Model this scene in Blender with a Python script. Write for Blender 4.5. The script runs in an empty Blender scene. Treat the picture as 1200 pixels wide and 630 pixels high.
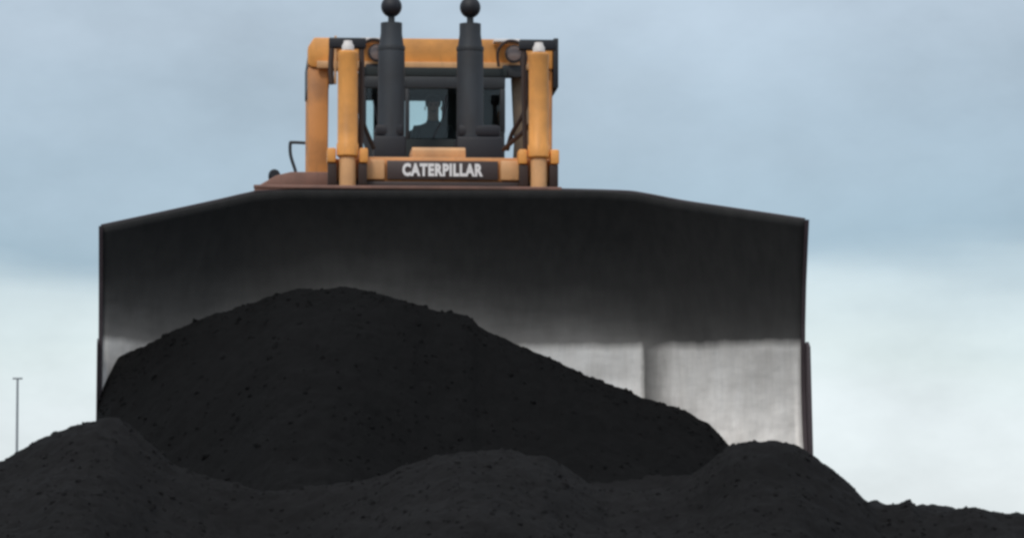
import bpy, bmesh, math, random
from mathutils import Vector, Matrix, noise
R = math.radians
random.seed(7)
sc = bpy.context.scene
COL = sc.collection

# ------------------------------------------------------------------ camera
cam = bpy.data.cameras.new('camera'); camo = bpy.data.objects.new('camera', cam); COL.objects.link(camo)
CAM = Vector((0.67, -45.0, -1.70))
camo.location = CAM
camo.rotation_euler = (R(90 + 5.0), 0, 0)
cam.sensor_width = 36; cam.lens = 151.2; cam.clip_start = 0.5; cam.clip_end = 9000
sc.camera = camo
sc.view_settings.view_transform = 'Standard'
sc.view_settings.look = 'None'
sc.view_settings.gamma = 1
sc.view_settings.exposure = 0
sc.cycles.filter_width = 3.0

# ------------------------------------------------------------------ node helpers
def nd(nt, typ, **kw):
    n = nt.nodes.new(typ)
    for k, v in kw.items():
        if k.startswith('i_'):
            key = k[2:]
            key = int(key) if key.isdigit() else key.replace('_', ' ')
            n.inputs[key].default_value = v
        else:
            setattr(n, k, v)
    return n
def lk(nt, a, b): nt.links.new(a, b)
def ramp(nt, fac, stops, interp='LINEAR'):
    r = nt.nodes.new('ShaderNodeValToRGB'); r.color_ramp.interpolation = interp
    els = r.color_ramp.elements
    while len(els) < len(stops): els.new(0.5)
    for e, (p, c) in zip(els, stops):
        e.position = p; e.color = (c, c, c, 1) if isinstance(c, (int, float)) else (*c, 1)
    lk(nt, fac, r.inputs[0]); return r
def math_(nt, op, a, b=None, clamp=False):
    n = nt.nodes.new('ShaderNodeMath'); n.operation = op; n.use_clamp = clamp
    for i, v in enumerate((a, b)):
        if v is None: continue
        if isinstance(v, (int, float)): n.inputs[i].default_value = v
        else: lk(nt, v, n.inputs[i])
    return n.outputs[0]
def mixc(nt, fac, a, b, blend='MIX'):
    n = nt.nodes.new('ShaderNodeMix'); n.data_type = 'RGBA'; n.blend_type = blend
    for idx, v in ((0, fac), (6, a), (7, b)):
        if isinstance(v, (int, float)): n.inputs[idx].default_value = v
        elif isinstance(v, tuple): n.inputs[idx].default_value = (*v, 1)
        else: lk(nt, v, n.inputs[idx])
    return n.outputs[2]

# ------------------------------------------------------------------ sky
SUN_EL, SUN_AZ = 48, 205          # degrees; azimuth clockwise from +Y
world = bpy.data.worlds.new('World'); sc.world = world; world.use_nodes = True
wt = world.node_tree; wt.nodes.clear()
out = nd(wt, 'ShaderNodeOutputWorld'); bg = nd(wt, 'ShaderNodeBackground', i_Strength=0.1)
sky = nd(wt, 'ShaderNodeTexSky', sky_type='NISHITA', sun_disc=False, sun_elevation=R(SUN_EL), sun_rotation=R(SUN_AZ))
tc = nd(wt, 'ShaderNodeTexCoord')
sep = nd(wt, 'ShaderNodeSeparateXYZ'); lk(wt, tc.outputs['Generated'], sep.inputs[0])
# clouds: long flat layers near the horizon, broad patches everywhere
mp = nd(wt, 'ShaderNodeMapping'); mp.inputs['Scale'].default_value = (5.0, 5.0, 26.0); mp.inputs['Location'].default_value = (0.2, 1.7, 0.2)
lk(wt, tc.outputs['Generated'], mp.inputs[0])
n1 = nd(wt, 'ShaderNodeTexNoise', i_Scale=1.0, i_Detail=4.0, i_Roughness=0.5); lk(wt, mp.outputs[0], n1.inputs['Vector'])
mp2 = nd(wt, 'ShaderNodeMapping'); mp2.inputs['Scale'].default_value = (9.0, 9.0, 16.0)
lk(wt, tc.outputs['Generated'], mp2.inputs[0])
n2 = nd(wt, 'ShaderNodeTexNoise', i_Scale=1.0, i_Detail=6.0, i_Roughness=0.6); lk(wt, mp2.outputs[0], n2.inputs['Vector'])
# lower bright band under the grey-blue deck; its edge undulates with the noise
edge = math_(wt, 'ADD', sep.outputs['Z'], math_(wt, 'MULTIPLY', math_(wt, 'SUBTRACT', n1.outputs[0], 0.5), 0.05))
band = ramp(wt, edge, [(0.0, (8.8, 9.45, 9.85)), (0.052, (8.4, 9.2, 9.6)), (0.066, (7.5, 8.5, 8.7)), (0.079, (6.2, 7.3, 7.8)), (0.092, (3.35, 4.55, 5.5)), (0.118, (4.1, 5.2, 6.2)), (0.15, (5.0, 6.0, 7.0)), (0.2, (5.2, 6.3, 7.2)), (0.45, (6.5, 7.2, 8.0)), (1.0, (11.0, 11.4, 12.0))])
patch = ramp(wt, n2.outputs[0], [(0.3, 0.82), (0.5, 1.0), (0.7, 1.16)])
cl = mixc(wt, 1.0, band.outputs[0], patch.outputs[0], 'MULTIPLY')
mixs = mixc(wt, 0.86, sky.outputs[0], cl)
lk(wt, mixs, bg.inputs[0]); lk(wt, bg.outputs[0], out.inputs[0])

sun = bpy.data.lights.new('sun', 'SUN'); sun.energy = 1.5; sun.angle = R(12); sun.color = (1.0, 0.95, 0.87)
suno = bpy.data.objects.new('sun', sun); COL.objects.link(suno)
d = Vector((math.sin(R(SUN_AZ)) * math.cos(R(SUN_EL)), math.cos(R(SUN_AZ)) * math.cos(R(SUN_EL)), math.sin(R(SUN_EL))))
suno.rotation_euler = d.to_track_quat('Z', 'Y').to_euler(); suno.location = d * 60

# ------------------------------------------------------------------ materials
def newmat(name):
    m = bpy.data.materials.new(name); m.use_nodes = True
    nt = m.node_tree; b = nt.nodes['Principled BSDF']; return m, nt, b
def objnoise(nt, scale, detail=4, rough=0.55, stretch=None):
    t = nd(nt, 'ShaderNodeTexCoord'); src = t.outputs['Object']
    if stretch:
        mm = nd(nt, 'ShaderNodeMapping'); mm.inputs['Scale'].default_value = stretch; lk(nt, src, mm.inputs[0]); src = mm.outputs[0]
    n = nd(nt, 'ShaderNodeTexNoise', i_Scale=scale, i_Detail=detail, i_Roughness=rough); lk(nt, src, n.inputs['Vector'])
    return n.outputs[0]
def painted(name, col, dust=(0.05, 0.045, 0.04), amt=0.5, rough=0.5, metallic=0.0):
    m, nt, b = newmat(name)
    f = ramp(nt, objnoise(nt, 2.3, 6), [(0.42, 0.0), (0.75, amt)])
    st = ramp(nt, objnoise(nt, 5.0, 5, 0.6, (2.5, 2.5, 0.35)), [(0.5, 0.0), (0.8, amt * 0.8)])
    fac = math_(nt, 'MAXIMUM', f.outputs[0], st.outputs[0])
    tone = ramp(nt, objnoise(nt, 0.9, 2), [(0.3, 0.86), (0.7, 1.08)])
    base = mixc(nt, 1.0, (*col,), tone.outputs[0], 'MULTIPLY')
    lk(nt, mixc(nt, fac, base, dust), b.inputs['Base Color'])
    b.inputs['Roughness'].default_value = rough; b.inputs['Metallic'].default_value = metallic
    bp = nd(nt, 'ShaderNodeBump', i_Strength=0.15, i_Distance=0.01); lk(nt, objnoise(nt, 30, 3), bp.inputs['Height']); lk(nt, bp.outputs[0], b.inputs['Normal'])
    return m
M = {}
M['orange'] = painted('orange_paint', (0.86, 0.375, 0.088), (0.10, 0.055, 0.03), 0.5)
M['orange_worn'] = painted('worn_orange_paint', (0.68, 0.275, 0.075), (0.07, 0.045, 0.035), 0.6)
M['tan'] = painted('dusty_tan_paint', (0.74, 0.40, 0.18), (0.12, 0.08, 0.05), 0.5)
M['brown'] = painted('brown_plate', (0.055, 0.036, 0.034), (0.03, 0.026, 0.026), 0.4)
M['edge'] = painted('worn_edge_plate', (0.045, 0.030, 0.036), (0.025, 0.02, 0.022), 0.4, 0.6)
M['dusty_brown'] = painted('dusty_brown', (0.24, 0.125, 0.095), (0.03, 0.028, 0.026), 0.6, 0.7)
M['dark'] = painted('dark_steel', (0.030, 0.034, 0.040), (0.015, 0.014, 0.014), 0.5, 0.55)
M['stack'] = painted('sooty_exhaust', (0.036, 0.043, 0.053), (0.018, 0.016, 0.017), 0.7, 0.6)
M['black'] = painted('black_iron', (0.010, 0.011, 0.018), (0.008, 0.008, 0.008), 0.3, 0.6)
M['rubber'] = painted('black_rubber', (0.035, 0.018, 0.014), (0.02, 0.015, 0.012), 0.3, 0.7)
M['white'] = painted('white_paint', (0.80, 0.76, 0.74), (0.3, 0.2, 0.15), 0.25, 0.5)
M['lettering'] = painted('white_letter', (0.85, 0.83, 0.83), (0.6, 0.5, 0.5), 0.25, 0.5)
M['chrome'] = painted('bright_steel', (0.75, 0.73, 0.70), (0.3, 0.28, 0.25), 0.3, 0.25, 0.9)
M['interior'] = painted('cab_interior', (0.020, 0.028, 0.030), (0.02, 0.02, 0.02), 0.3, 0.8)
M['skin'] = painted('skin', (0.32, 0.17, 0.11), (0.2, 0.1, 0.07), 0.2, 0.6)
M['jacket'] = painted('dark_jacket', (0.02, 0.03, 0.035), (0.02, 0.02, 0.02), 0.3, 0.9)
M['hair'] = painted('dark_hair', (0.012, 0.010, 0.009), (0.01, 0.01, 0.01), 0.1, 0.8)
m, nt, b = newmat('lens'); b.inputs['Base Color'].default_value = (0.22, 0.17, 0.16, 1); b.inputs['Roughness'].default_value = 0.12; M['lens'] = m

m, nt, b = newmat('tinted_glass')
nt.nodes.remove(b); o_ = nt.nodes['Material Output']
tr = nd(nt, 'ShaderNodeBsdfTransparent'); tr.inputs[0].default_value = (0.93, 0.98, 0.97, 1)
gl = nd(nt, 'ShaderNodeBsdfGlossy', i_Roughness=0.03); fr = nd(nt, 'ShaderNodeFresnel', i_IOR=1.45)
mx = nd(nt, 'ShaderNodeMixShader'); lk(nt, fr.outputs[0], mx.inputs[0]); lk(nt, tr.outputs[0], mx.inputs[1]); lk(nt, gl.outputs[0], mx.inputs[2]); lk(nt, mx.outputs[0], o_.inputs[0])
M['glass'] = m

# blade: scoured bright steel at the bottom, coal-coated above
m, nt, b = newmat('blade_steel')
t = nd(nt, 'ShaderNodeTexCoord'); s = nd(nt, 'ShaderNodeSeparateXYZ'); lk(nt, t.outputs['Object'], s.inputs[0])
wob = objnoise(nt, 1.1, 3, 0.5, (1, 1, 1)); fine = objnoise(nt, 7, 5, 0.6, (0.45, 1, 1.4)); streak = objnoise(nt, 6, 4, 0.6, (1.6, 1.6, 0.35))
z = s.outputs['Z']; ax = math_(nt, 'ABSOLUTE', s.outputs['X'])
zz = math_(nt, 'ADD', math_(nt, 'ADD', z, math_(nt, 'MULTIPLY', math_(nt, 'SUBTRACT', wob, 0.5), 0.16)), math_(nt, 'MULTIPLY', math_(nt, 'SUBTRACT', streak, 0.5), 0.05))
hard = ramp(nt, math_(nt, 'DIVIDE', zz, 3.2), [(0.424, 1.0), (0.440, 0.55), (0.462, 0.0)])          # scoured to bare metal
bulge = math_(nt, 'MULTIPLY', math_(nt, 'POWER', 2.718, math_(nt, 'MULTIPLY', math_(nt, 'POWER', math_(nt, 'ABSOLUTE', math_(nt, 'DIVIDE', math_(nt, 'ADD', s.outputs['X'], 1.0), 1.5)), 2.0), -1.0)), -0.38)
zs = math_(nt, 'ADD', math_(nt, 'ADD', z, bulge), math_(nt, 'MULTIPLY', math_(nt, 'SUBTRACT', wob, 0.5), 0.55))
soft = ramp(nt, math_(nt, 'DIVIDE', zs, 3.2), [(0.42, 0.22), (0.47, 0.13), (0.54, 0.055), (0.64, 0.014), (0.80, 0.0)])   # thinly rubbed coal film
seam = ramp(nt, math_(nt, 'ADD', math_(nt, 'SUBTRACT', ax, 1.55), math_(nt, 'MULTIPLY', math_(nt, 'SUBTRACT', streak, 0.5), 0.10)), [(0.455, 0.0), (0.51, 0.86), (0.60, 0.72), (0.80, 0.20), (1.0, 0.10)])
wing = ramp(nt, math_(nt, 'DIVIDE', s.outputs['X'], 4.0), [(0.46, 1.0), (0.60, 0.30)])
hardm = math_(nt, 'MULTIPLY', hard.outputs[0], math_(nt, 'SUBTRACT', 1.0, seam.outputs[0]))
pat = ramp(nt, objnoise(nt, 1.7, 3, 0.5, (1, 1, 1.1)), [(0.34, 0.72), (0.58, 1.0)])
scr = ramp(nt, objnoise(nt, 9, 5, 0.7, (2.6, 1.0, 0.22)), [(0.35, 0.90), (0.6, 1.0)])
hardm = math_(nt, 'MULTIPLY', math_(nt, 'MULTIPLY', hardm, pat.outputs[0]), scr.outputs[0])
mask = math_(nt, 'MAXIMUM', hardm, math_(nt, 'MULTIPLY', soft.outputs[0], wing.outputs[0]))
fv = ramp(nt, fine, [(0.3, 0.84), (0.62, 1.0)])
mask = math_(nt, 'MULTIPLY', mask, fv.outputs[0])
film = ramp(nt, streak, [(0.3, (0.016, 0.016, 0.0165)), (0.75, (0.025, 0.0245, 0.0245))])
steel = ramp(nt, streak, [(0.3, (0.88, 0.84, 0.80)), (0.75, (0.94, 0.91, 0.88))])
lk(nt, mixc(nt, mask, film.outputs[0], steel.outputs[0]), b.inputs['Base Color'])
lk(nt, math_(nt, 'MULTIPLY', mask, 0.55), b.inputs['Metallic'])
rr = ramp(nt, mask, [(0.0, 0.75), (1.0, 0.5)]); lk(nt, rr.outputs[0], b.inputs['Roughness'])
b.inputs['Specular IOR Level'].default_value = 0.25
bp = nd(nt, 'ShaderNodeBump', i_Strength=0.25, i_Distance=0.01); lk(nt, fine, bp.inputs['Height']); lk(nt, bp.outputs[0], b.inputs['Normal'])
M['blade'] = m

def coal(name, lo, hi):
    m, nt, b = newmat(name)
    v = ramp(nt, objnoise(nt, 9, 8, 0.7), [(0.3, lo), (0.75, hi)])
    big = ramp(nt, objnoise(nt, 0.7, 3), [(0.3, 0.82), (0.7, 1.2)])
    lk(nt, mixc(nt, 1.0, v.outputs[0], big.outputs[0], 'MULTIPLY'), b.inputs['Base Color'])
    b.inputs['Roughness'].default_value = 0.85; b.inputs['Specular IOR Level'].default_value = 0.08
    bp = nd(nt, 'ShaderNodeBump', i_Strength=0.7, i_Distance=0.03)
    lk(nt, objnoise(nt, 22, 8, 0.75), bp.inputs['Height']); lk(nt, bp.outputs[0], b.inputs['Normal'])
    return m
M['coal'] = coal('coal', (0.0075, 0.0073, 0.0077), (0.0135, 0.0132, 0.0137))  # lighter tone of the coal for the ridge sloping toward the sky
M['coal_shaded'] = coal('shaded_coal', (0.0035, 0.0035, 0.0037), (0.0066, 0.0066, 0.0069))  # same coal, with the shade of the steep heap put into its colour
m, nt, b = newmat('yard_dirt')
v = ramp(nt, objnoise(nt, 0.2, 8, 0.65), [(0.3, (0.03, 0.028, 0.026)), (0.7, (0.09, 0.08, 0.07))]); lk(nt, v.outputs[0], b.inputs['Base Color']); b.inputs['Roughness'].default_value = 0.95
M['dirt'] = m
m, nt, b = newmat('galvanised'); b.inputs['Base Color'].default_value = (0.33, 0.36, 0.38, 1); b.inputs['Roughness'].default_value = 0.6; b.inputs['Metallic'].default_value = 0.3; M['mast'] = m

# ------------------------------------------------------------------ mesh helpers
def link(name, me, mat, parent=None, **props):
    o = bpy.data.objects.new(name, me); COL.objects.link(o)
    if mat and not me.materials: me.materials.append(mat)
    if parent: o.parent = parent
    for k, v in props.items(): o[k] = v
    return o
class MB:
    def __init__(s): s.bm = bmesh.new()
    def _add(s, vs, fs):
        v = [s.bm.verts.new(p) for p in vs]
        for f in fs:
            try: s.bm.faces.new([v[i] for i in f])
            except ValueError: pass
        return v
    def box(s, x0, x1, y0, y1, z0, z1, bev=0.0, mat=None):
        p = [Vector((x, y, z)) for z in (z0, z1) for y in (y0, y1) for x in (x0, x1)]
        if mat is not None: p = [mat @ q for q in p]
        vs = s._add(p, [(0, 2, 3, 1), (4, 5, 7, 6), (0, 1, 5, 4), (2, 6, 7, 3), (0, 4, 6, 2), (1, 3, 7, 5)])
        if bev:
            es = list({e for v in vs for e in v.link_edges})
            bmesh.ops.bevel(s.bm, geom=es, offset=bev, segments=2, affect='EDGES', profile=0.5)
        return s
    def prism(s, poly, axis, a0, a1, bev=0.0):
        """poly: list of (u,v); axis 'x': (y,z), 'y': (x,z), 'z': (x,y)"""
        def P(u, v, a): return {'x': (a, u, v), 'y': (u, a, v), 'z': (u, v, a)}[axis]
        n = len(poly)
        vs = s._add([P(u, v, a0) for u, v in poly] + [P(u, v, a1) for u, v in poly],
                    [tuple(range(n)), tuple(range(2 * n - 1, n - 1, -1))] + [(i, i + n, (i + 1) % n + n, (i + 1) % n) for i in range(n)])
        if bev:
            es = list({e for v in vs for e in v.link_edges})
            bmesh.ops.bevel(s.bm, geom=es, offset=bev, segments=2, affect='EDGES', profile=0.5)
        return s
    def lathe(s, base, axis, prof, n=28):
        """prof: (distance along axis, radius) rings"""
        base = Vector(base); q = Vector(axis).normalized().to_track_quat('Z', 'Y')
        rings = []
        for t, r in prof:
            rings.append([s.bm.verts.new(base + q @ Vector((r * math.cos(2 * math.pi * i / n), r * math.sin(2 * math.pi * i / n), t))) for i in range(n)])
        for a, b_ in zip(rings, rings[1:]):
            for i in range(n): s.bm.faces.new((a[i], a[(i + 1) % n], b_[(i + 1) % n], b_[i]))
        s.bm.faces.new(rings[0][::-1]); s.bm.faces.new(rings[-1])
        return s
    def tube(s, pts, r, n=10, sub=6):
        P = [Vector(p) for p in pts]
        if len(P) > 2:
            E = [P[0]] + P + [P[-1]]; Q = []
            for i in range(1, len(E) - 2):
                for k in range(sub):
                    t = k / sub; a, b_, c, d_ = E[i - 1], E[i], E[i + 1], E[i + 2]
                    Q.append(0.5 * ((2 * b_) + (c - a) * t + (2 * a - 5 * b_ + 4 * c - d_) * t * t + (3 * b_ - a - 3 * c + d_) * t ** 3))
            P = Q + [P[-1]]
        rings = []
        up = Vector((0.0, 0.13, 1.0))
        for i, p in enumerate(P):
            tg = (P[min(i + 1, len(P) - 1)] - P[max(i - 1, 0)]).normalized()
            u = tg.cross(up if abs(tg.dot(up.normalized())) < 0.98 else Vector((1, 0, 0))).normalized(); v = tg.cross(u)
            rr = r[i * (len(r) - 1) // max(1, len(P) - 1)] if isinstance(r, (list, tuple)) else r
            if rings:
                # keep the frame from flipping
                pu = (rings[-1][0].co - P[i - 1]).normalized(); u = (pu - tg * pu.dot(tg)).normalized(); v = tg.cross(u)
            rings.append([s.bm.verts.new(p + rr * (u * math.cos(2 * math.pi * k / n) + v * math.sin(2 * math.pi * k / n))) for k in range(n)])
        for a, b_ in zip(rings, rings[1:]):
            for i in range(n): s.bm.faces.new((a[i], a[(i + 1) % n], b_[(i + 1) % n], b_[i]))
        s.bm.faces.new(rings[0][::-1]); s.bm.faces.new(rings[-1])
        return s
    def build(s, name, mat, parent=None, smooth=True, **props):
        bmesh.ops.recalc_face_normals(s.bm, faces=s.bm.faces)
        me = bpy.data.meshes.new(name); s.bm.to_mesh(me); s.bm.free()
        if smooth:
            me.polygons.foreach_set('use_smooth', [True] * len(me.polygons))
            me.set_sharp_from_angle(angle=R(35))
        return link(name, me, mat, parent, **props)
def B(name, mat, parent, *a, bev=0.012, **props): return MB().box(*a, bev=bev).build(name, M[mat], parent, **props)
def interp(tab, x):
    if x <= tab[0][0]: return tab[0][1]
    for (a, va), (b_, vb) in zip(tab, tab[1:]):
        if x <= b_: return va + (vb - va) * (x - a) / (b_ - a)
    return tab[-1][1]
def sstep(a, b_, x):
    t = max(0.0, min(1.0, (x - a) / (b_ - a))); return t * t * (3 - 2 * t)
def fbm(x, y, z, o=4): return noise.fractal(Vector((x, y, z)), 1.0, 2.1, o)

# ------------------------------------------------------------------ ground and coal stockpile
bm = MB(); S = 4000
bm._add([(-S, -S, -3.42), (S, -S, -3.42), (S, S, -3.42), (-S, S, -3.42)], [(0, 1, 2, 3)])
bm.build('ground', M['dirt'], None, kind='structure')

RIDGE = [(-30, -3.6), (-14, -2.4), (-8.5, -1.15), (-6.0, -0.72), (-4.9, -0.38), (-3.97, -0.02), (-3.82, 0.05), (-3.66, 0.12), (-3.43, 0.25), (-3.24, 0.34), (-3.06, 0.36), (-2.89, 0.32), (-2.70, 0.18), (-2.43, -0.06), (-2.04, -0.22), (-1.65, -0.28), (-1.03, -0.28), (-0.65, -0.20), (-0.34, -0.08), (0.05, 0.00), (0.28, 0.03), (0.67, 0.05), (0.98, -0.00), (1.29, -0.19), (1.52, -0.31), (2.06, -0.31), (2.37, -0.15), (2.57, 0.04), (2.67, 0.12), (2.80, 0.15), (3.03, 0.16), (3.22, 0.11), (3.34, 0.04), (3.46, -0.04), (3.65, -0.19), (3.84, -0.34), (3.96, -0.44), (4.11, -0.45), (4.28, -0.41), (4.38, -0.48), (4.62, -0.50), (4.77, -0.45), (4.93, -0.45), (5.04, -0.49), (5.31, -0.51), (6.5, -0.62), (9, -1.2), (15, -2.5), (30, -3.6)]
HEAP = [(-3.62, 0.1), (-3.555, 0.5), (-3.52, 1.0), (-3.44, 1.17), (-3.36, 1.28), (-3.06, 1.36), (-2.80, 1.49), (-2.45, 1.63), (-2.02, 1.75), (-1.76, 1.85), (-1.54, 1.90), (-1.06, 1.92), (-0.80, 1.88), (-0.46, 1.80), (-0.20, 1.71), (0.19, 1.64), (0.27, 1.60), (0.34, 1.53), (0.67, 1.37), (1.10, 1.19), (1.54, 0.99), (2.03, 0.81), (2.40, 0.69), (2.66, 0.56), (2.79, 0.43), (2.91, 0.30), (3.0, 0.0), (3.3, -0.4)]
YR = -6.0
def plateau(x):
    d_ = max(0.0, abs(x + 0.3) - 4.2); return -0.03 - 0.02 * d_ - 0.02 * d_ * d_
def pile_z(x, y):
    r = interp(RIDGE, x)
    if y < YR:
        t = YR - y
        z_ = r - 0.42 * t - 0.12 * min(t, 1.0) ** 2 * 0
        w = sstep(0, 0.7, t); z_ += 0.10 * (1 - w) * t
        g = math.sin(x * 1.15 + 0.6) * 0.10 * min(t, 2) + math.sin(x * 2.7 + 2.0) * 0.05 * min(t, 1.5)
        z_ += g
    else:
        t = y - YR
        p = min(plateau(x), r + 0.12) if abs(x) > 3.2 else plateau(x)
        z_ = r + (p - r) * sstep(0.3, 3.6, t) - 0.12 * math.sin(math.pi * min(1, t / 3.5)) ** 2
        if y > 9: z_ -= 0.45 * (y - 9)
    k = 1.0 if abs(y - YR) < 8 else 0.6
    z_ += 0.055 * fbm(x * 1.7, y * 1.7, 3.1) * k + 0.022 * fbm(x * 7, y * 7, 9.3) + 0.010 * fbm(x * 22, y * 22, 5.0, 2)
    return max(z_, -3.6)
def axis_(segs):
    out_ = []
    for a, b_, st in segs:
        n = max(1, int(round((b_ - a) / st))); out_ += [a + (b_ - a) * i / n for i in range(n)]
    out_.append(segs[-1][1]); return out_
def grid(name, xs, ys, f, mat, **props):
    nx, ny = len(xs), len(ys)
    vs = [(x, y, f(x, y)) for y in ys for x in xs]
    fs = [(j * nx + i, j * nx + i + 1, (j + 1) * nx + i + 1, (j + 1) * nx + i) for j in range(ny - 1) for i in range(nx - 1)]
    me = bpy.data.meshes.new(name); me.from_pydata(vs, [], fs); me.update()
    me.polygons.foreach_set('use_smooth', [True] * len(me.polygons))
    return link(name, me, mat, **props)
grid('coal_stockpile', axis_([(-30, -8, 0.5), (-8, -4.6, 0.12), (-4.6, 6.0, 0.035), (6.0, 9, 0.12), (9, 30, 0.5)]),
     axis_([(-16, -9, 0.25), (-9, -4.6, 0.04), (-4.6, 1, 0.12), (1, 20, 0.5)]), pile_z, M['coal'], kind='structure')

YAW = R(4.0)
def heap_z(x, y):
    c = interp(HEAP, x)
    # crest line runs inside the U of the blade
    yc = -1.30 - 0.25 * math.exp(-((x + 0.6) / 1.6) ** 2)
    if x < -2.6: yc += 0.35 * sstep(-2.6, -3.5, x)
    t = yc - y
    base = -0.75
    if t >= 0:
        w = min(t, 0.35)
        sl = 0.72 + 0.10 * math.sin(x * 1.9 + 1.0)
        z_ = c - sl * t + 0.5 * sl * (w - 0.5 * w * w / 0.35 * 1.0) * 0.9
        z_ += 0.06 * fbm(x * 1.3, y * 1.3, 7.7) * min(1, t * 2)
    else:
        z_ = c + 0.45 * t
    side = max(0.0, x - 2.6); z_ -= 0.5 * side * max(0, t) * 0.3
    z_ += 0.020 * fbm(x * 6, y * 6, 1.3) + 0.012 * fbm(x * 20, y * 20, 2.2, 2)
    return max(z_, base - 0.02 * abs(y))
grid('coal_heap', axis_([(-3.62, 3.3, 0.033)]), axis_([(-5.6, -2.4, 0.045), (-2.4, -0.25, 0.033)]), heap_z, M['coal_shaded'],
     kind='stuff', label='tall heap of black coal pushed up inside the curved blade', category='coal heap')

ICO = None
def lumps(name, n, pick, mat, rmin, rmax, **props):
    bm = bmesh.new(); bmesh.ops.create_icosphere(bm, subdivisions=1, radius=1.0)
    tv = [v.co.copy() for v in bm.verts]; tf = [tuple(v.index for v in f.verts) for f in bm.faces]; bm.free()
    vs, fs = [], []
    for _ in range(n):
        p = pick()
        if p is None: continue
        r = rmin + (rmax - rmin) * random.random() ** 4
        q = Matrix.Rotation(random.uniform(0, 6.28), 3, Vector((random.uniform(-1, 1), random.uniform(-1, 1), random.uniform(-1, 1) + 0.01)))
        sx, sy, sz = r * random.uniform(.7, 1.3), r * random.uniform(.7, 1.3), r * random.uniform(.5, .9)
        o = len(vs)
        for v in tv:
            j = random.uniform(0.8, 1.15)
            w = q @ Vector((v.x * sx * j, v.y * sy * j, v.z * sz * j)); vs.append((p[0] + w.x, p[1] + w.y + 0.35 * r, p[2] + w.z - 0.45 * r))
        fs += [tuple(o + i for i in f) for f in tf]
    me = bpy.data.meshes.new(name); me.from_pydata(vs, [], fs); me.update()
    return link(name, me, mat, **props)
def pick_heap():
    x = random.uniform(-3.5, 2.95); y = random.uniform(-4.6, -0.9) if random.random() < 0.7 else random.uniform(-1.8, -1.1)
    z_ = heap_z(x, y); return None if z_ < -0.5 else (x, y, z_)
def pick_pile():
    x = random.uniform(-4.6, 6.0); y = YR + random.uniform(-2.6, 0.4); return (x, y, pile_z(x, y))
lumps('coal_lumps', 6000, pick_heap, M['coal_shaded'], 0.006, 0.05, kind='stuff', label='loose coal lumps scattered over the tall heap inside the blade', category='coal lumps')
lumps('coal_lumps', 8000, pick_pile, M['coal'], 0.006, 0.045, kind='stuff', label='loose coal lumps scattered along the low ridge in the foreground', category='coal lumps')

# ------------------------------------------------------------------ bulldozer
dz = bpy.data.objects.new('bulldozer', None); COL.objects.link(dz)
dz.rotation_euler = (0, 0, YAW)
dz['label'] = 'orange tracked bulldozer with a huge dark curved blade, standing on the coal pile'; dz['category'] = 'bulldozer'

# --- blade
HW = 3.61
def blade_y(x):
    a = abs(x); k = 0.45   # rounded knee at the wing joint
    t = (a - 2.17); s_ = 0.5 * (t + math.sqrt(t * t + k * k * 0.25)); return -0.64 * max(0, s_ - 0.006)
def top_z(x):
    tab = [(-3.61, 2.54), (-2.9, 2.735), (-2.3, 2.90), (-2.05, 2.965), (-1.7, 3.0), (1.5, 3.02), (1.95, 2.99), (2.4, 2.895), (3.0, 2.775), (3.61, 2.65)]
    return interp(tab, x)
def prof(z_):      # fore-aft curve of the mouldboard: hollow, top rolls forward
    d_ = z_ - 1.10
    return -0.62 * (d_ / 2.0) ** 2 if d_ > 0 else -0.30 * (d_ / 1.1) ** 2
NX, NZ = 96, 40
vs, fs = [], []
for j in range(NZ + 1):
    for i in range(NX + 1):
        x = -HW + 2 * HW * i / NX; tz = top_z(x); z_ = -0.02 + (tz + 0.02) * j / NZ
        vs.append((x, blade_y(x) + prof(z_), z_))
for j in range(NZ):
    for i in range(NX):
        a = j * (NX + 1) + i; fs.append((a, a + 1, a + NX + 2, a + NX + 1))
me = bpy.data.meshes.new('blade'); me.from_pydata(vs, [], fs); me.update()
me.polygons.foreach_set('use_smooth', [True] * len(me.polygons))
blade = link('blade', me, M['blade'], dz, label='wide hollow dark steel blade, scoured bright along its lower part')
sm = blade.modifiers.new('s', 'SOLIDIFY'); sm.thickness = 0.04; sm.offset = 1.0
# bar along the top lip
MB().tube([(x, blade_y(x) + prof(top_z(x)) + 0.02, top_z(x) + 0.008) for x in [-3.6, -3.2, -2.8, -2.4, -2.1, -1.9, -1.0, 0, 1.0, 1.75, 2.0, 2.4, 2.8, 3.2, 3.6]], 0.014, 8, 3).build('top_bar', M['edge'], blade)
MB().box(-2.05, 1.15, -0.58, -0.50, 3.015, 3.05, bev=0.008).build('spill_guard', M['dusty_brown'], blade, label='dusty brown strip along the middle of the top lip')
for sgn in (-1, 1):
    xe = sgn * HW
    # side plate follows the end profile
    front = [(blade_y(HW) + prof(z_) - 0.05, z_) for z_ in [0, .3, .6, .9, 1.2, 1.6, 2.0, 2.4, top_z(xe)]]
    back = [(blade_y(HW) + prof(z_) + 0.28, z_) for z_ in [top_z(xe) - 0.05, 2.0, 1.2, .6, 0]]
    p = MB().prism(front + back, 'x', xe - 0.015 if sgn < 0 else xe - 0.015, xe + 0.025, 0.004).build('side_plate', M['edge'], blade)
    b0 = blade_y(HW) - 0.36
    MB().prism([(b0 - 0.03, -0.02), (b0 + 0.30, -0.02), (b0 + 0.42, 1.36), (b0 + 0.28, 1.42), (b0 + 0.16, 1.36)], 'x', *( (xe + 0.027, xe + 0.062) if sgn > 0 else (xe - 0.028, xe - 0.017)), 0.006).build('end_bit', M['edge'], blade)
# cutting edge pieces along the foot (bolted, mostly buried)
for i in range(6):
    x0 = -2.1 + i * 0.7
    MB().box(x0 + .004, x0 + .696, -0.36, -0.31, -0.10, 0.16, bev=0.006).build('cutting_edge', M['chrome'], blade)
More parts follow.
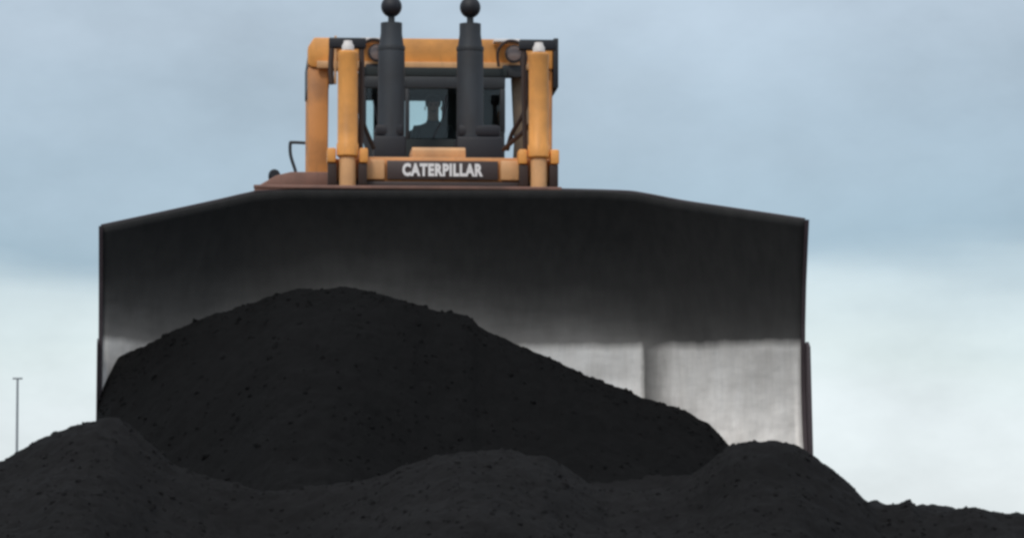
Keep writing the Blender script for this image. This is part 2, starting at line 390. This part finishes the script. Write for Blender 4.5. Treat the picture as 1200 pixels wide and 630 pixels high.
# stiffening on the back of the blade
for zz_ in (0.5, 1.5, 2.5):
    MB().box(-2.1, 2.1, 0.05, 0.24, zz_ - .12, zz_ + .12, bev=0.02).build('back_rib', M['orange_worn'], blade)
for sgn in (-1, 1):
    MB().prism([(sgn * 2.12, 0.06), (sgn * 3.5, -0.78), (sgn * 3.5, -0.6), (sgn * 2.12, 0.24)], 'z', 1.3, 1.6, 0.01).build('back_rib', M['orange_worn'], blade)

# --- push arms, tracks, hull
for sgn in (-1, 1):
    MB().box(sgn * 1.95 - .14, sgn * 1.95 + .14, 0.10, 4.2, 0.45, 0.85, bev=0.03).build('push_arm', M['orange_worn'], dz)
    MB().tube([(sgn * 1.7, 0.15, 2.1), (sgn * 1.9, 1.9, 0.9)], 0.09, 14).build('tilt_brace', M['orange_worn'], dz)
    # track: belt with shoes
    cx_ = sgn * 1.25
    path = []
    for k in range(9): a = R(90 + 180 * k / 8); path.append((1.6 + 0.50 * math.cos(a), 0.52 + 0.50 * math.sin(a)))
    for k in range(9): a = R(270 + 180 * k / 8); path.append((5.6 + 0.50 * math.cos(a), 0.52 + 0.50 * math.sin(a)))
    belt = MB()
    belt.prism(path, 'x', cx_ - 0.12, cx_ + 0.12)
    tr = belt.build('track', M['brown'], dz)
    shoes = []
    per = []
    for (a, b_) in zip(path, path[1:] + path[:1]):
        L = math.hypot(b_[0] - a[0], b_[1] - a[1]); n = max(1, round(L / 0.26))
        for k in range(n):
            t = (k + .5) / n; per.append((a[0] + (b_[0] - a[0]) * t, a[1] + (b_[1] - a[1]) * t, math.atan2(b_[1] - a[1], b_[0] - a[0])))
    shoe_me = None
    for (y_, z_, an) in per:
        if shoe_me is None:
            s0 = MB().box(-0.35, 0.35, -0.095, 0.095, -0.03, 0.0, bev=0).box(-0.35, 0.35, -0.02, 0.02, -0.11, -0.031, bev=0).build('track_shoe', M['brown'], tr, smooth=False); shoe_me = s0.data; o = s0
        else:
            o = link('track_shoe', shoe_me, None, tr)
        o.location = (cx_, y_, z_); o.rotation_euler = (an, 0, 0)
MB().box(-0.82, 0.82, 1.35, 6.0, 0.55, 1.7, bev=0.04).build('hull', M['orange_worn'], dz)
MB().prism([(-0.80, 1.7), (0.80, 1.7), (0.80, 3.45), (0.66, 3.56), (-0.66, 3.56), (-0.80, 3.45)], 'y', 1.36, 3.45, 0.02).build('hood', M['orange_worn'], dz)
# radiator guard
rg = MB().box(-0.90, 0.90, 1.14, 1.34, 1.2, 3.20, bev=0.03).build('radiator_guard', M['orange'], dz)
for k in range(9):
    MB().box(-0.7, 0.7, 1.115, 1.135, 1.35 + k * .2, 1.40 + k * .2, bev=0.004).build('grille_bar', M['dark'], rg)
gb = MB().box(-1.22, 1.22, 1.16, 1.36, 3.28, 3.525, bev=0.02).build('cross_beam', M['orange_worn'], dz, label='brownish orange beam across the nose carrying the white name')
MB().box(-1.20, 1.20, 1.12, 1.40, 3.222, 3.277, bev=0.006).build('lower_lip', M['brown'], gb)
MB().box(-0.98, 0.98, 1.22, 1.38, 3.528, 3.552, bev=0.004).build('upper_lip', M['tan'], gb)
npl = MB().box(-0.60, 0.60, 1.125, 1.157, 3.30, 3.505, bev=0.008).build('name_plate', M['brown'], gb, label='dark brown plate with a name in white capitals')
for x0, x1 in ((-0.86, -0.625), (0.625, 0.88)):
    MB().box(x0, x1, 1.10, 1.157, 3.295, 3.51, bev=0.02).build('bracket_block', M['tan'], gb)
# tan step in front of hood top
MB().prism([(1.50, 3.57), (1.50, 3.665), (1.56, 3.70), (2.2, 3.70), (2.2, 3.57)], 'x', -0.31, 0.27, 0.006).build('hood_step', M['tan'], dz)

# lettering
fc = bpy.data.curves.new('lettering', 'FONT'); fc.body = 'CATERPILLAR'; fc.size = 0.2; fc.extrude = 0.006; fc.offset = 0.0105; fc.resolution_u = 3; fc.space_character = 1.12
fo = bpy.data.objects.new('lettering', fc); COL.objects.link(fo)
bpy.context.view_layer.update()
me = bpy.data.meshes.new_from_object(fo.evaluated_get(bpy.context.evaluated_depsgraph_get()))
bpy.data.objects.remove(fo)
xs = [v.co.x for v in me.vertices]; ys = [v.co.y for v in me.vertices]
W, H = max(xs) - min(xs), max(ys) - min(ys); cxm, cym = (max(xs) + min(xs)) / 2, (max(ys) + min(ys)) / 2
me.transform(Matrix(((0.87 / W, 0, 0, -0.87 / W * cxm), (0, 0, 1.0, 0), (0, 0.142 / H, 0, -0.142 / H * cym), (0, 0, 0, 1))))
me.transform(Matrix.Translation((0, 1.118, 3.405)))
me.materials.clear()
bm_ = bmesh.new(); bm_.from_mesh(me); bmesh.ops.recalc_face_normals(bm_, faces=bm_.faces); bm_.to_mesh(me); bm_.free()
link('lettering', me, M['lettering'], npl, label='white capitals reading CATERPILLAR')

# --- lift cylinders
for sgn in (-1, 1):
    cx_ = sgn * 1.03; Y = 1.0
    lc = MB().lathe((cx_, Y, 3.52), (0, 0, 1), [(0, .10), (0.02, .118), (0.14, .118), (0.16, .108), (1.06, .108), (1.08, .113), (1.13, .113), (1.15, .09)]).build('lift_cylinder', M['orange'], dz)
    MB().lathe((cx_, Y, 3.05), (0, 0, 1), [(0, .075), (0.1, .088), (0.44, .088), (0.468, .085)]).build('lower_barrel', M['tan'], lc)
    MB().lathe((cx_, Y - 0.03, 4.672), (0, 0, 1), [(0, .066), (0.05, .066), (0.075, .05), (0.105, .045)], 16).build('end_cap', M['white'], lc)  # white colour stands in for the bright reflection on the metal cap
    MB().tube([(cx_, Y - 0.9, 2.1), (cx_, Y, 3.06)], 0.055, 14).build('piston_rod', M['chrome'], lc)
    # trunnion yoke; dark blocks below it put the pockets' shade into colour
    MB().box(cx_ - .22, cx_ - .125, Y - .04, Y + .20, 3.46, 3.62, bev=0.02).build('trunnion', M['orange'], lc)
    MB().box(cx_ + .125, cx_ + .22, Y - .04, Y + .20, 3.46, 3.62, bev=0.02).build('trunnion', M['orange'], lc)
    MB().box(cx_ - .21, cx_ - .115, Y - .02, Y + .14, 3.22, 3.455, bev=0.01).build('pocket_shade', M['rubber'], lc)
    MB().box(cx_ + .115, cx_ + .21, Y - .02, Y + .14, 3.22, 3.455, bev=0.01).build('pocket_shade', M['rubber'], lc)
    # hydraulic manifold and lines on top
    MB().box(cx_ - .20, cx_ + .20, Y + .10, Y + .22, 4.72, 4.83, bev=0.012).build('hose_manifold', M['black'], lc)
    for q, rr in (((-1, .026),) if sgn > 0 else ((1, .030),)):
        MB().tube([(cx_ + q * .15, Y + .15, 4.73), (cx_ + q * .155, Y + .10, 4.4), (cx_ + q * .15, Y + .08, 4.0), (cx_ + q * .14, Y + .08, 3.63)], rr, 8, 5).build('hydraulic_line', M['rubber'], lc)
MB().tube([(-1.20, 1.14, 4.73), (-1.21, 1.10, 4.5), (-1.20, 1.08, 4.32)], 0.03, 8, 5).build('hydraulic_line', M['rubber'], dz)
# loose hoses sweeping from the right cylinder to the cab front
MB().tube([(0.86, 1.25, 4.62), (0.93, 1.3, 4.35), (0.90, 1.35, 4.08), (0.78, 1.5, 3.86), (0.74, 1.7, 3.70)], 0.024, 8, 6).build('hydraulic_hose', M['rubber'], dz)
MB().tube([(0.96, 1.15, 3.92), (0.88, 1.25, 3.84), (0.78, 1.4, 3.76), (0.70, 1.7, 3.70)], 0.026, 8, 6).build('hydraulic_hose', M['rubber'], dz)
MB().tube([(-0.86, 1.3, 4.60), (-0.90, 1.4, 4.2), (-0.84, 1.5, 3.95), (-0.72, 1.7, 3.70)], 0.024, 8, 6).build('hydraulic_hose', M['dark'], dz)

# --- exhaust stacks
for sgn, xs_ in ((-1, -0.495), (1, 0.385)):
    es = MB().lathe((xs_, 2.6, 3.92), (0, 0, 1), [(0, .150), (0.95, .150), (1.03, .140), (1.17, .120), (1.29, .120), (1.292, .10)], 28).build('exhaust_stack', M['stack'], dz)
    MB().lathe((xs_, 2.6, 5.20), (0, 0, 1), [(0, .06), (0.02, .038), (0.09, .038), (0.1, .05)], 14).build('stack_neck', M['dark'], es)
    ring = [(0.12 * (1 - math.cos(R(a))), max(0.004, 0.117 * math.sin(R(a)))) for a in range(2, 180, 11)]
    MB().lathe((xs_, 2.6, 5.275), (0, 0, 1), ring, 20).build('ball_cap', M['black'], es, label='black ball-shaped cap')
    x0, x1 = (xs_ - .20, xs_ + .16) if sgn < 0 else (xs_ - .16, xs_ + .36)
    MB().box(x0, x1, 2.42, 2.95, 3.562, 3.93, bev=0.03).box(x0 + .02, x1 - .03, 2.46, 2.90, 3.932, 4.06, bev=0.03).build('muffler_box', M['black'], es)
    MB().lathe((xs_, 2.6, 4.90), (0, 0, 1), [(0, .152), (0.03, .156), (0.05, .152)], 28).build('clamp_band', M['dark'], es)

# --- ROPS roof frame
rp = MB().prism([(-1.40, 4.90), (-1.40, 5.09), (-1.33, 5.20), (1.40, 5.20), (1.40, 4.86), (-1.36, 4.86)], 'y', 3.72, 3.98, 0.015).build('roof_frame', M['orange'], dz)
MB().box(-1.30, 1.34, 3.66, 3.718, 4.84, 4.925, bev=0.012).build('front_lip', M['tan'], rp)
MB().box(-1.36, 1.36, 3.985, 5.3, 5.02, 5.19, bev=0.02).build('roof_panel', M['orange_worn'], rp)
MB().box(-1.40, -1.15, 3.985, 5.3, 4.66, 5.015, bev=0.01).build('side_rail', M['dark'], rp)
MB().box(1.402, 1.46, 3.66, 5.3, 4.64, 5.21, bev=0.01).build('side_panel', M['black'], rp, label='panel closing the right end of the roof, coloured black for its shade')  # shade on the roof's end plate is put into its black colour
MB().box(1.15, 1.40, 3.985, 5.3, 4.66, 5.015, bev=0.01).build('side_rail', M['dark'], rp)
MB().box(-1.10, -1.075, 3.64, 3.70, 4.66, 5.21, bev=0.004).build('edge_strip', M['tan'], rp)
for sgn in (-1, 1):
    MB().prism([(sgn * 1.40, 4.86), (sgn * 1.16, 4.86), (sgn * 1.17, 3.4), (sgn * 1.15, 2.6), (sgn * 1.42, 2.6), (sgn * 1.39, 3.4)], 'y', 3.75, 4.05, 0.02).build('front_post', M['orange_worn'], rp)
    MB().box(sgn * 1.28 - .11, sgn * 1.28 + .11, 5.1, 5.3, 2.2, 5.0, bev=0.02).build('rear_post', M['orange_worn'], rp)
M['olive'] = painted('olive_brown', (0.26, 0.18, 0.11), (0.05, 0.045, 0.04), 0.6)  # olive brown for the strip inside the right front post
MB().prism([(0.93, 4.855), (1.158, 4.855), (1.163, 3.3), (0.93, 3.3), (0.95, 3.7), (0.97, 4.05)], 'y', 3.80, 3.95, 0.01).build('post_gusset', M['olive'], rp, label='olive gusset inside the right front post')
# work lamps under the roof edge
for x_ in (-0.62, 0.94):
    lp = MB().lathe((x_, 3.60, 5.00), (0, -1, 0), [(0, .05), (0.03, .095), (0.11, .105), (0.12, .098)], 20).build('work_lamp', M['dark'], dz)
    MB().lathe((x_, 3.478, 5.00), (0, -1, 0), [(0, .085), (0.012, .08), (0.02, .05)], 20).build('lens', M['lens'], lp)
    q = -0.02 if x_ < 0 else -0.06
    MB().box(x_ - .17 + q, x_ + .13 + q, 3.46, 3.70, 5.135, 5.168, bev=0.006).build('lamp_visor', M['white'], lp)
    MB().box(x_ - .13, x_ + .13, 3.56, 3.66, 4.74, 4.885, bev=0.02).build('lamp_bracket', M['dark'], lp)

for x_ in (-0.64, 0.92):
    MB().tube([(x_ - .16, 3.42, 4.84), (x_ - .17, 3.40, 5.02), (x_ - .06, 3.38, 5.13), (x_ + .08, 3.38, 5.10), (x_ + .15, 3.40, 4.96), (x_ + .12, 3.42, 4.80)], 0.018, 8, 6).build('lamp_cable', M['rubber'], dz)
# --- cab
cab = MB().box(-0.80, 0.84, 3.52, 5.1, 2.9, 3.50, bev=0.02).build('cab', M['interior'], dz)
def C_(name, mat, *a, bev=0.01, **k): return MB().box(*a, bev=bev).build(name, M[mat], cab, **k)
C_('cab_roof', 'interior', -0.82, 0.86, 3.50, 5.12, 4.74, 4.84)
C_('header', 'dark', -0.80, 0.84, 3.50, 3.56, 4.60, 4.735)
C_('front_sill', 'interior', -0.60, 0.66, 3.50, 3.56, 3.505, 4.02)
for xa, xb in ((-0.80, -0.74), (0.78, 0.84)):
    C_('corner_pillar', 'dark', xa, xb, 3.50, 3.60, 4.12, 4.598)
    C_('corner_pillar', 'dark', xa, xb, 5.02, 5.12, 3.505, 4.735)
# slanting lower front corners
MB().prism([(-0.80, 4.118), (-0.72, 4.118), (-0.58, 3.50), (-0.66, 3.50)], 'y', 3.50, 3.60).build('corner_pillar', M['dark'], cab)
MB().prism([(0.84, 4.118), (0.76, 4.118), (0.62, 3.50), (0.70, 3.50)], 'y', 3.50, 3.60).build('corner_pillar', M['dark'], cab)
C_('door_pillar', 'dark', -0.30, -0.25, 3.50, 3.55, 4.022, 4.598)
C_('door_pillar', 'dark', 0.30, 0.36, 3.50, 3.55, 4.022, 4.598)
C_('window_pane', 'glass', -0.735, -0.305, 3.52, 3.53, 4.03, 4.595, bev=0)
C_('window_pane', 'glass', -0.245, 0.295, 3.52, 3.53, 4.03, 4.595, bev=0)
C_('window_pane', 'glass', 0.365, 0.775, 3.52, 3.53, 4.03, 4.595, bev=0)
MB().tube([(0.02, 3.49, 4.03), (0.14, 3.49, 4.30), (0.17, 3.49, 4.52)], 0.010, 6, 4).build('wiper', M['black'], cab)
MB().tube([(-0.55, 3.49, 4.03), (-0.62, 3.49, 4.25), (-0.66, 3.49, 4.45)], 0.010, 6, 4).build('wiper', M['black'], cab)
# rear wall with its windows
RW = [(-0.80, -0.74), (-0.60, -0.28), (0.20, 0.50), (0.66, 0.84)]   # solid strips in x
for a, b_ in RW: C_('rear_wall', 'interior', a, b_, 5.02, 5.08, 4.06, 4.65, bev=0)
C_('rear_wall', 'interior', -0.738, 0.778, 5.02, 5.08, 4.653, 4.735, bev=0)
C_('rear_wall', 'interior', -0.738, 0.778, 5.02, 5.08, 3.505, 4.057, bev=0)
for a, b_ in ((-0.738, -0.602), (-0.278, 0.198), (0.502, 0.658)): C_('rear_pane', 'glass', a, b_, 5.04, 5.05, 4.06, 4.65, bev=0)
for xa in (-0.80, 0.81):
    C_('side_door', 'interior', xa, xa + 0.03, 3.605, 5.015, 3.505, 4.10)
    C_('side_pane', 'glass', xa + .01, xa + .02, 3.605, 5.015, 4.105, 4.73, bev=0)
C_('seat', 'interior', -0.22, 0.30, 4.25, 4.75, 3.55, 3.72, bev=0.04)
C_('seat_back', 'interior', -0.20, 0.28, 4.76, 4.88, 3.72, 4.28, bev=0.04)
C_('dashboard', 'interior', -0.3, 0.36, 3.60, 3.80, 3.505, 3.98, bev=0.03)

# --- left platform, grab rail, side tanks
MB().prism([(-2.02, 3.28), (-1.78, 3.42), (-1.62, 3.46), (-1.16, 3.46), (-1.16, 3.30), (-2.02, 3.22)], 'y', 1.9, 2.6, 0.015).build('step_platform', M['dusty_brown'], dz, label='dusty sloping step platform beside the left front post')
MB().lathe((-1.80, 1.95, 3.43), (0, 1, 0), [(0, .05), (0.02, .065), (0.25, .065), (0.27, .05)], 16).build('lamp_housing', M['black'], dz)
MB().tube([(-1.46, 2.1, 3.80), (-1.60, 2.1, 3.805), (-1.625, 2.1, 3.79), (-1.62, 2.1, 3.66), (-1.57, 2.1, 3.50), (-1.56, 2.1, 3.44)], 0.018, 8, 6).build('grab_rail', M['dark'], dz)
for sgn in (-1, 1):
    MB().box(sgn * 1.3 - .33, sgn * 1.3 + .33, 2.75, 6.0, 1.15, 2.55, bev=0.06).build('side_tank', M['orange_worn'], dz)
MB().box(-1.50, -1.16, 2.3, 3.7, 2.6, 3.29, bev=0.03).build('step_support', M['brown'], dz)

# ------------------------------------------------------------------ driver
def person(loc, rz):
    J = [  # (name, parent index, pos, radius)
        (None, (0, 0, 0.10), .15), (0, (0, .03, .28), .15), (1, (0, .05, .48), .17), (2, (0, .04, .60), .085), (3, (0, .015, .68), .062),
        (4, (0, -.005, .76), .085), (5, (0, 0, .86), .082), (6, (0, .01, .90), .05),
        (2, (-.19, .04, .53), .075), (8, (-.25, -.06, .30), .05), (9, (-.21, -.30, .22), .038),
        (2, (.19, .04, .53), .075), (11, (.25, -.06, .30), .05), (12, (.21, -.30, .22), .038),
        (0, (-.11, -.05, .08), .10), (14, (-.14, -.42, .10), .075), (15, (-.14, -.46, -.22), .05), (16, (-.14, -.56, -.26), .04),
        (0, (.11, -.05, .08), .10), (18, (.14, -.42, .10), .075), (19, (.14, -.46, -.22), .05), (20, (.14, -.56, -.26), .04),
        (5, (0, -.088, .775), .022)]
    for w_ in (10, 13):
        wp = Vector(J[w_][1]); sg = -1 if wp.x < 0 else 1
        J.append((w_, tuple(wp + Vector((0, -.06, -.01))), .030)); pi = len(J) - 1
        for f in range(4):
            off = (f - 1.5) * 0.02; ln = (.030, .036, .034, .026)[f]
            J.append((pi, tuple(wp + Vector((off, -.085, 0))), .010)); J.append((len(J) - 1, tuple(wp + Vector((off, -.085 - ln, -.012))), .009)); J.append((len(J) - 1, tuple(wp + Vector((off, -.085 - ln, -.040))), .008))
        J.append((w_, tuple(wp + Vector((-sg * .035, -.045, .0))), .011)); J.append((len(J) - 1, tuple(wp + Vector((-sg * .045, -.08, -.02))), .009))
    me = bpy.data.meshes.new('person'); me.from_pydata([j[1] for j in J], [(i, j[0]) for i, j in enumerate(J) if j[0] is not None], []); me.update()
    o = bpy.data.objects.new('person', me); COL.objects.link(o)
    md = o.modifiers.new('k', 'SKIN'); 
    for i, j in enumerate(J):
        sv = me.skin_vertices[0].data[i]; sv.radius = (j[2], j[2] * (0.72 if i in (1, 2) else 1.0)); sv.use_root = (i == 0)
    o.modifiers.new('s', 'SUBSURF').levels = 1
    bpy.context.view_layer.update()
    m2 = bpy.data.meshes.new_from_object(o.evaluated_get(bpy.context.evaluated_depsgraph_get()))
    bpy.data.objects.remove(o)
    m2.materials.clear(); m2.materials.append(M['jacket']); m2.materials.append(M['skin'])
    for p in m2.polygons:
        c = p.center
        if c.z > 0.64 or (c.y < -.33 and c.z > .12 and abs(c.x) > .1 and c.z < .28): p.material_index = 1
        p.use_smooth = True
    o = bpy.data.objects.new('person', m2); COL.objects.link(o); o.location = loc; o.rotation_euler = (0, 0, rz)
    o['label'] = 'driver in a dark jacket sitting at the controls behind the cab window'; o['category'] = 'person'
    h = MB().lathe((0, .015, .80), (0, 0, 1), [(0.0, .086), (0.05, .092), (0.09, .085), (0.125, .055), (0.14, .02)], 18); 
    h.build('hair', M['hair'], o)
    for sg in (-1, 1):
        MB().lathe((sg * .032, -.085, .805), (0, -1, 0), [(0, .011), (0.006, .008)], 8).build('eye', M['hair'], o)
        MB().lathe((sg * .088, 0.0, .775), (sg, 0, 0), [(0, .022), (0.008, .024), (0.012, .014)], 10).build('ear', M['skin'], o)
    MB().box(-.028, .028, -.094, -.080, .728, .738, bev=0.003).build('mouth', M['rubber'], o)
    return o
rot = Matrix.Rotation(YAW, 3, 'Z')
person(rot @ Vector((0.07, 4.50, 3.72)), YAW)

# ------------------------------------------------------------------ thin mast far behind on the left
mt = bpy.data.objects.new('lighting_mast', None); COL.objects.link(mt); mt.location = (-11.42, 60, -3.42)
mt['label'] = 'thin grey mast with a short crossbar standing far behind the pile at left'; mt['category'] = 'mast'
MB().lathe((0, 0, 0), (0, 0, 1), [(0, .06), (4, .042), (8.2, .028)], 10).build('mast_pole', M['mast'], mt)
MB().box(-.12, .12, -.025, .025, 8.201, 8.245, bev=0.005).build('crossbar', M['mast'], mt)
MB().box(-.2, .2, -.2, .2, 0.02, 0.10, bev=0.01).build('base_plate', M['mast'], mt)
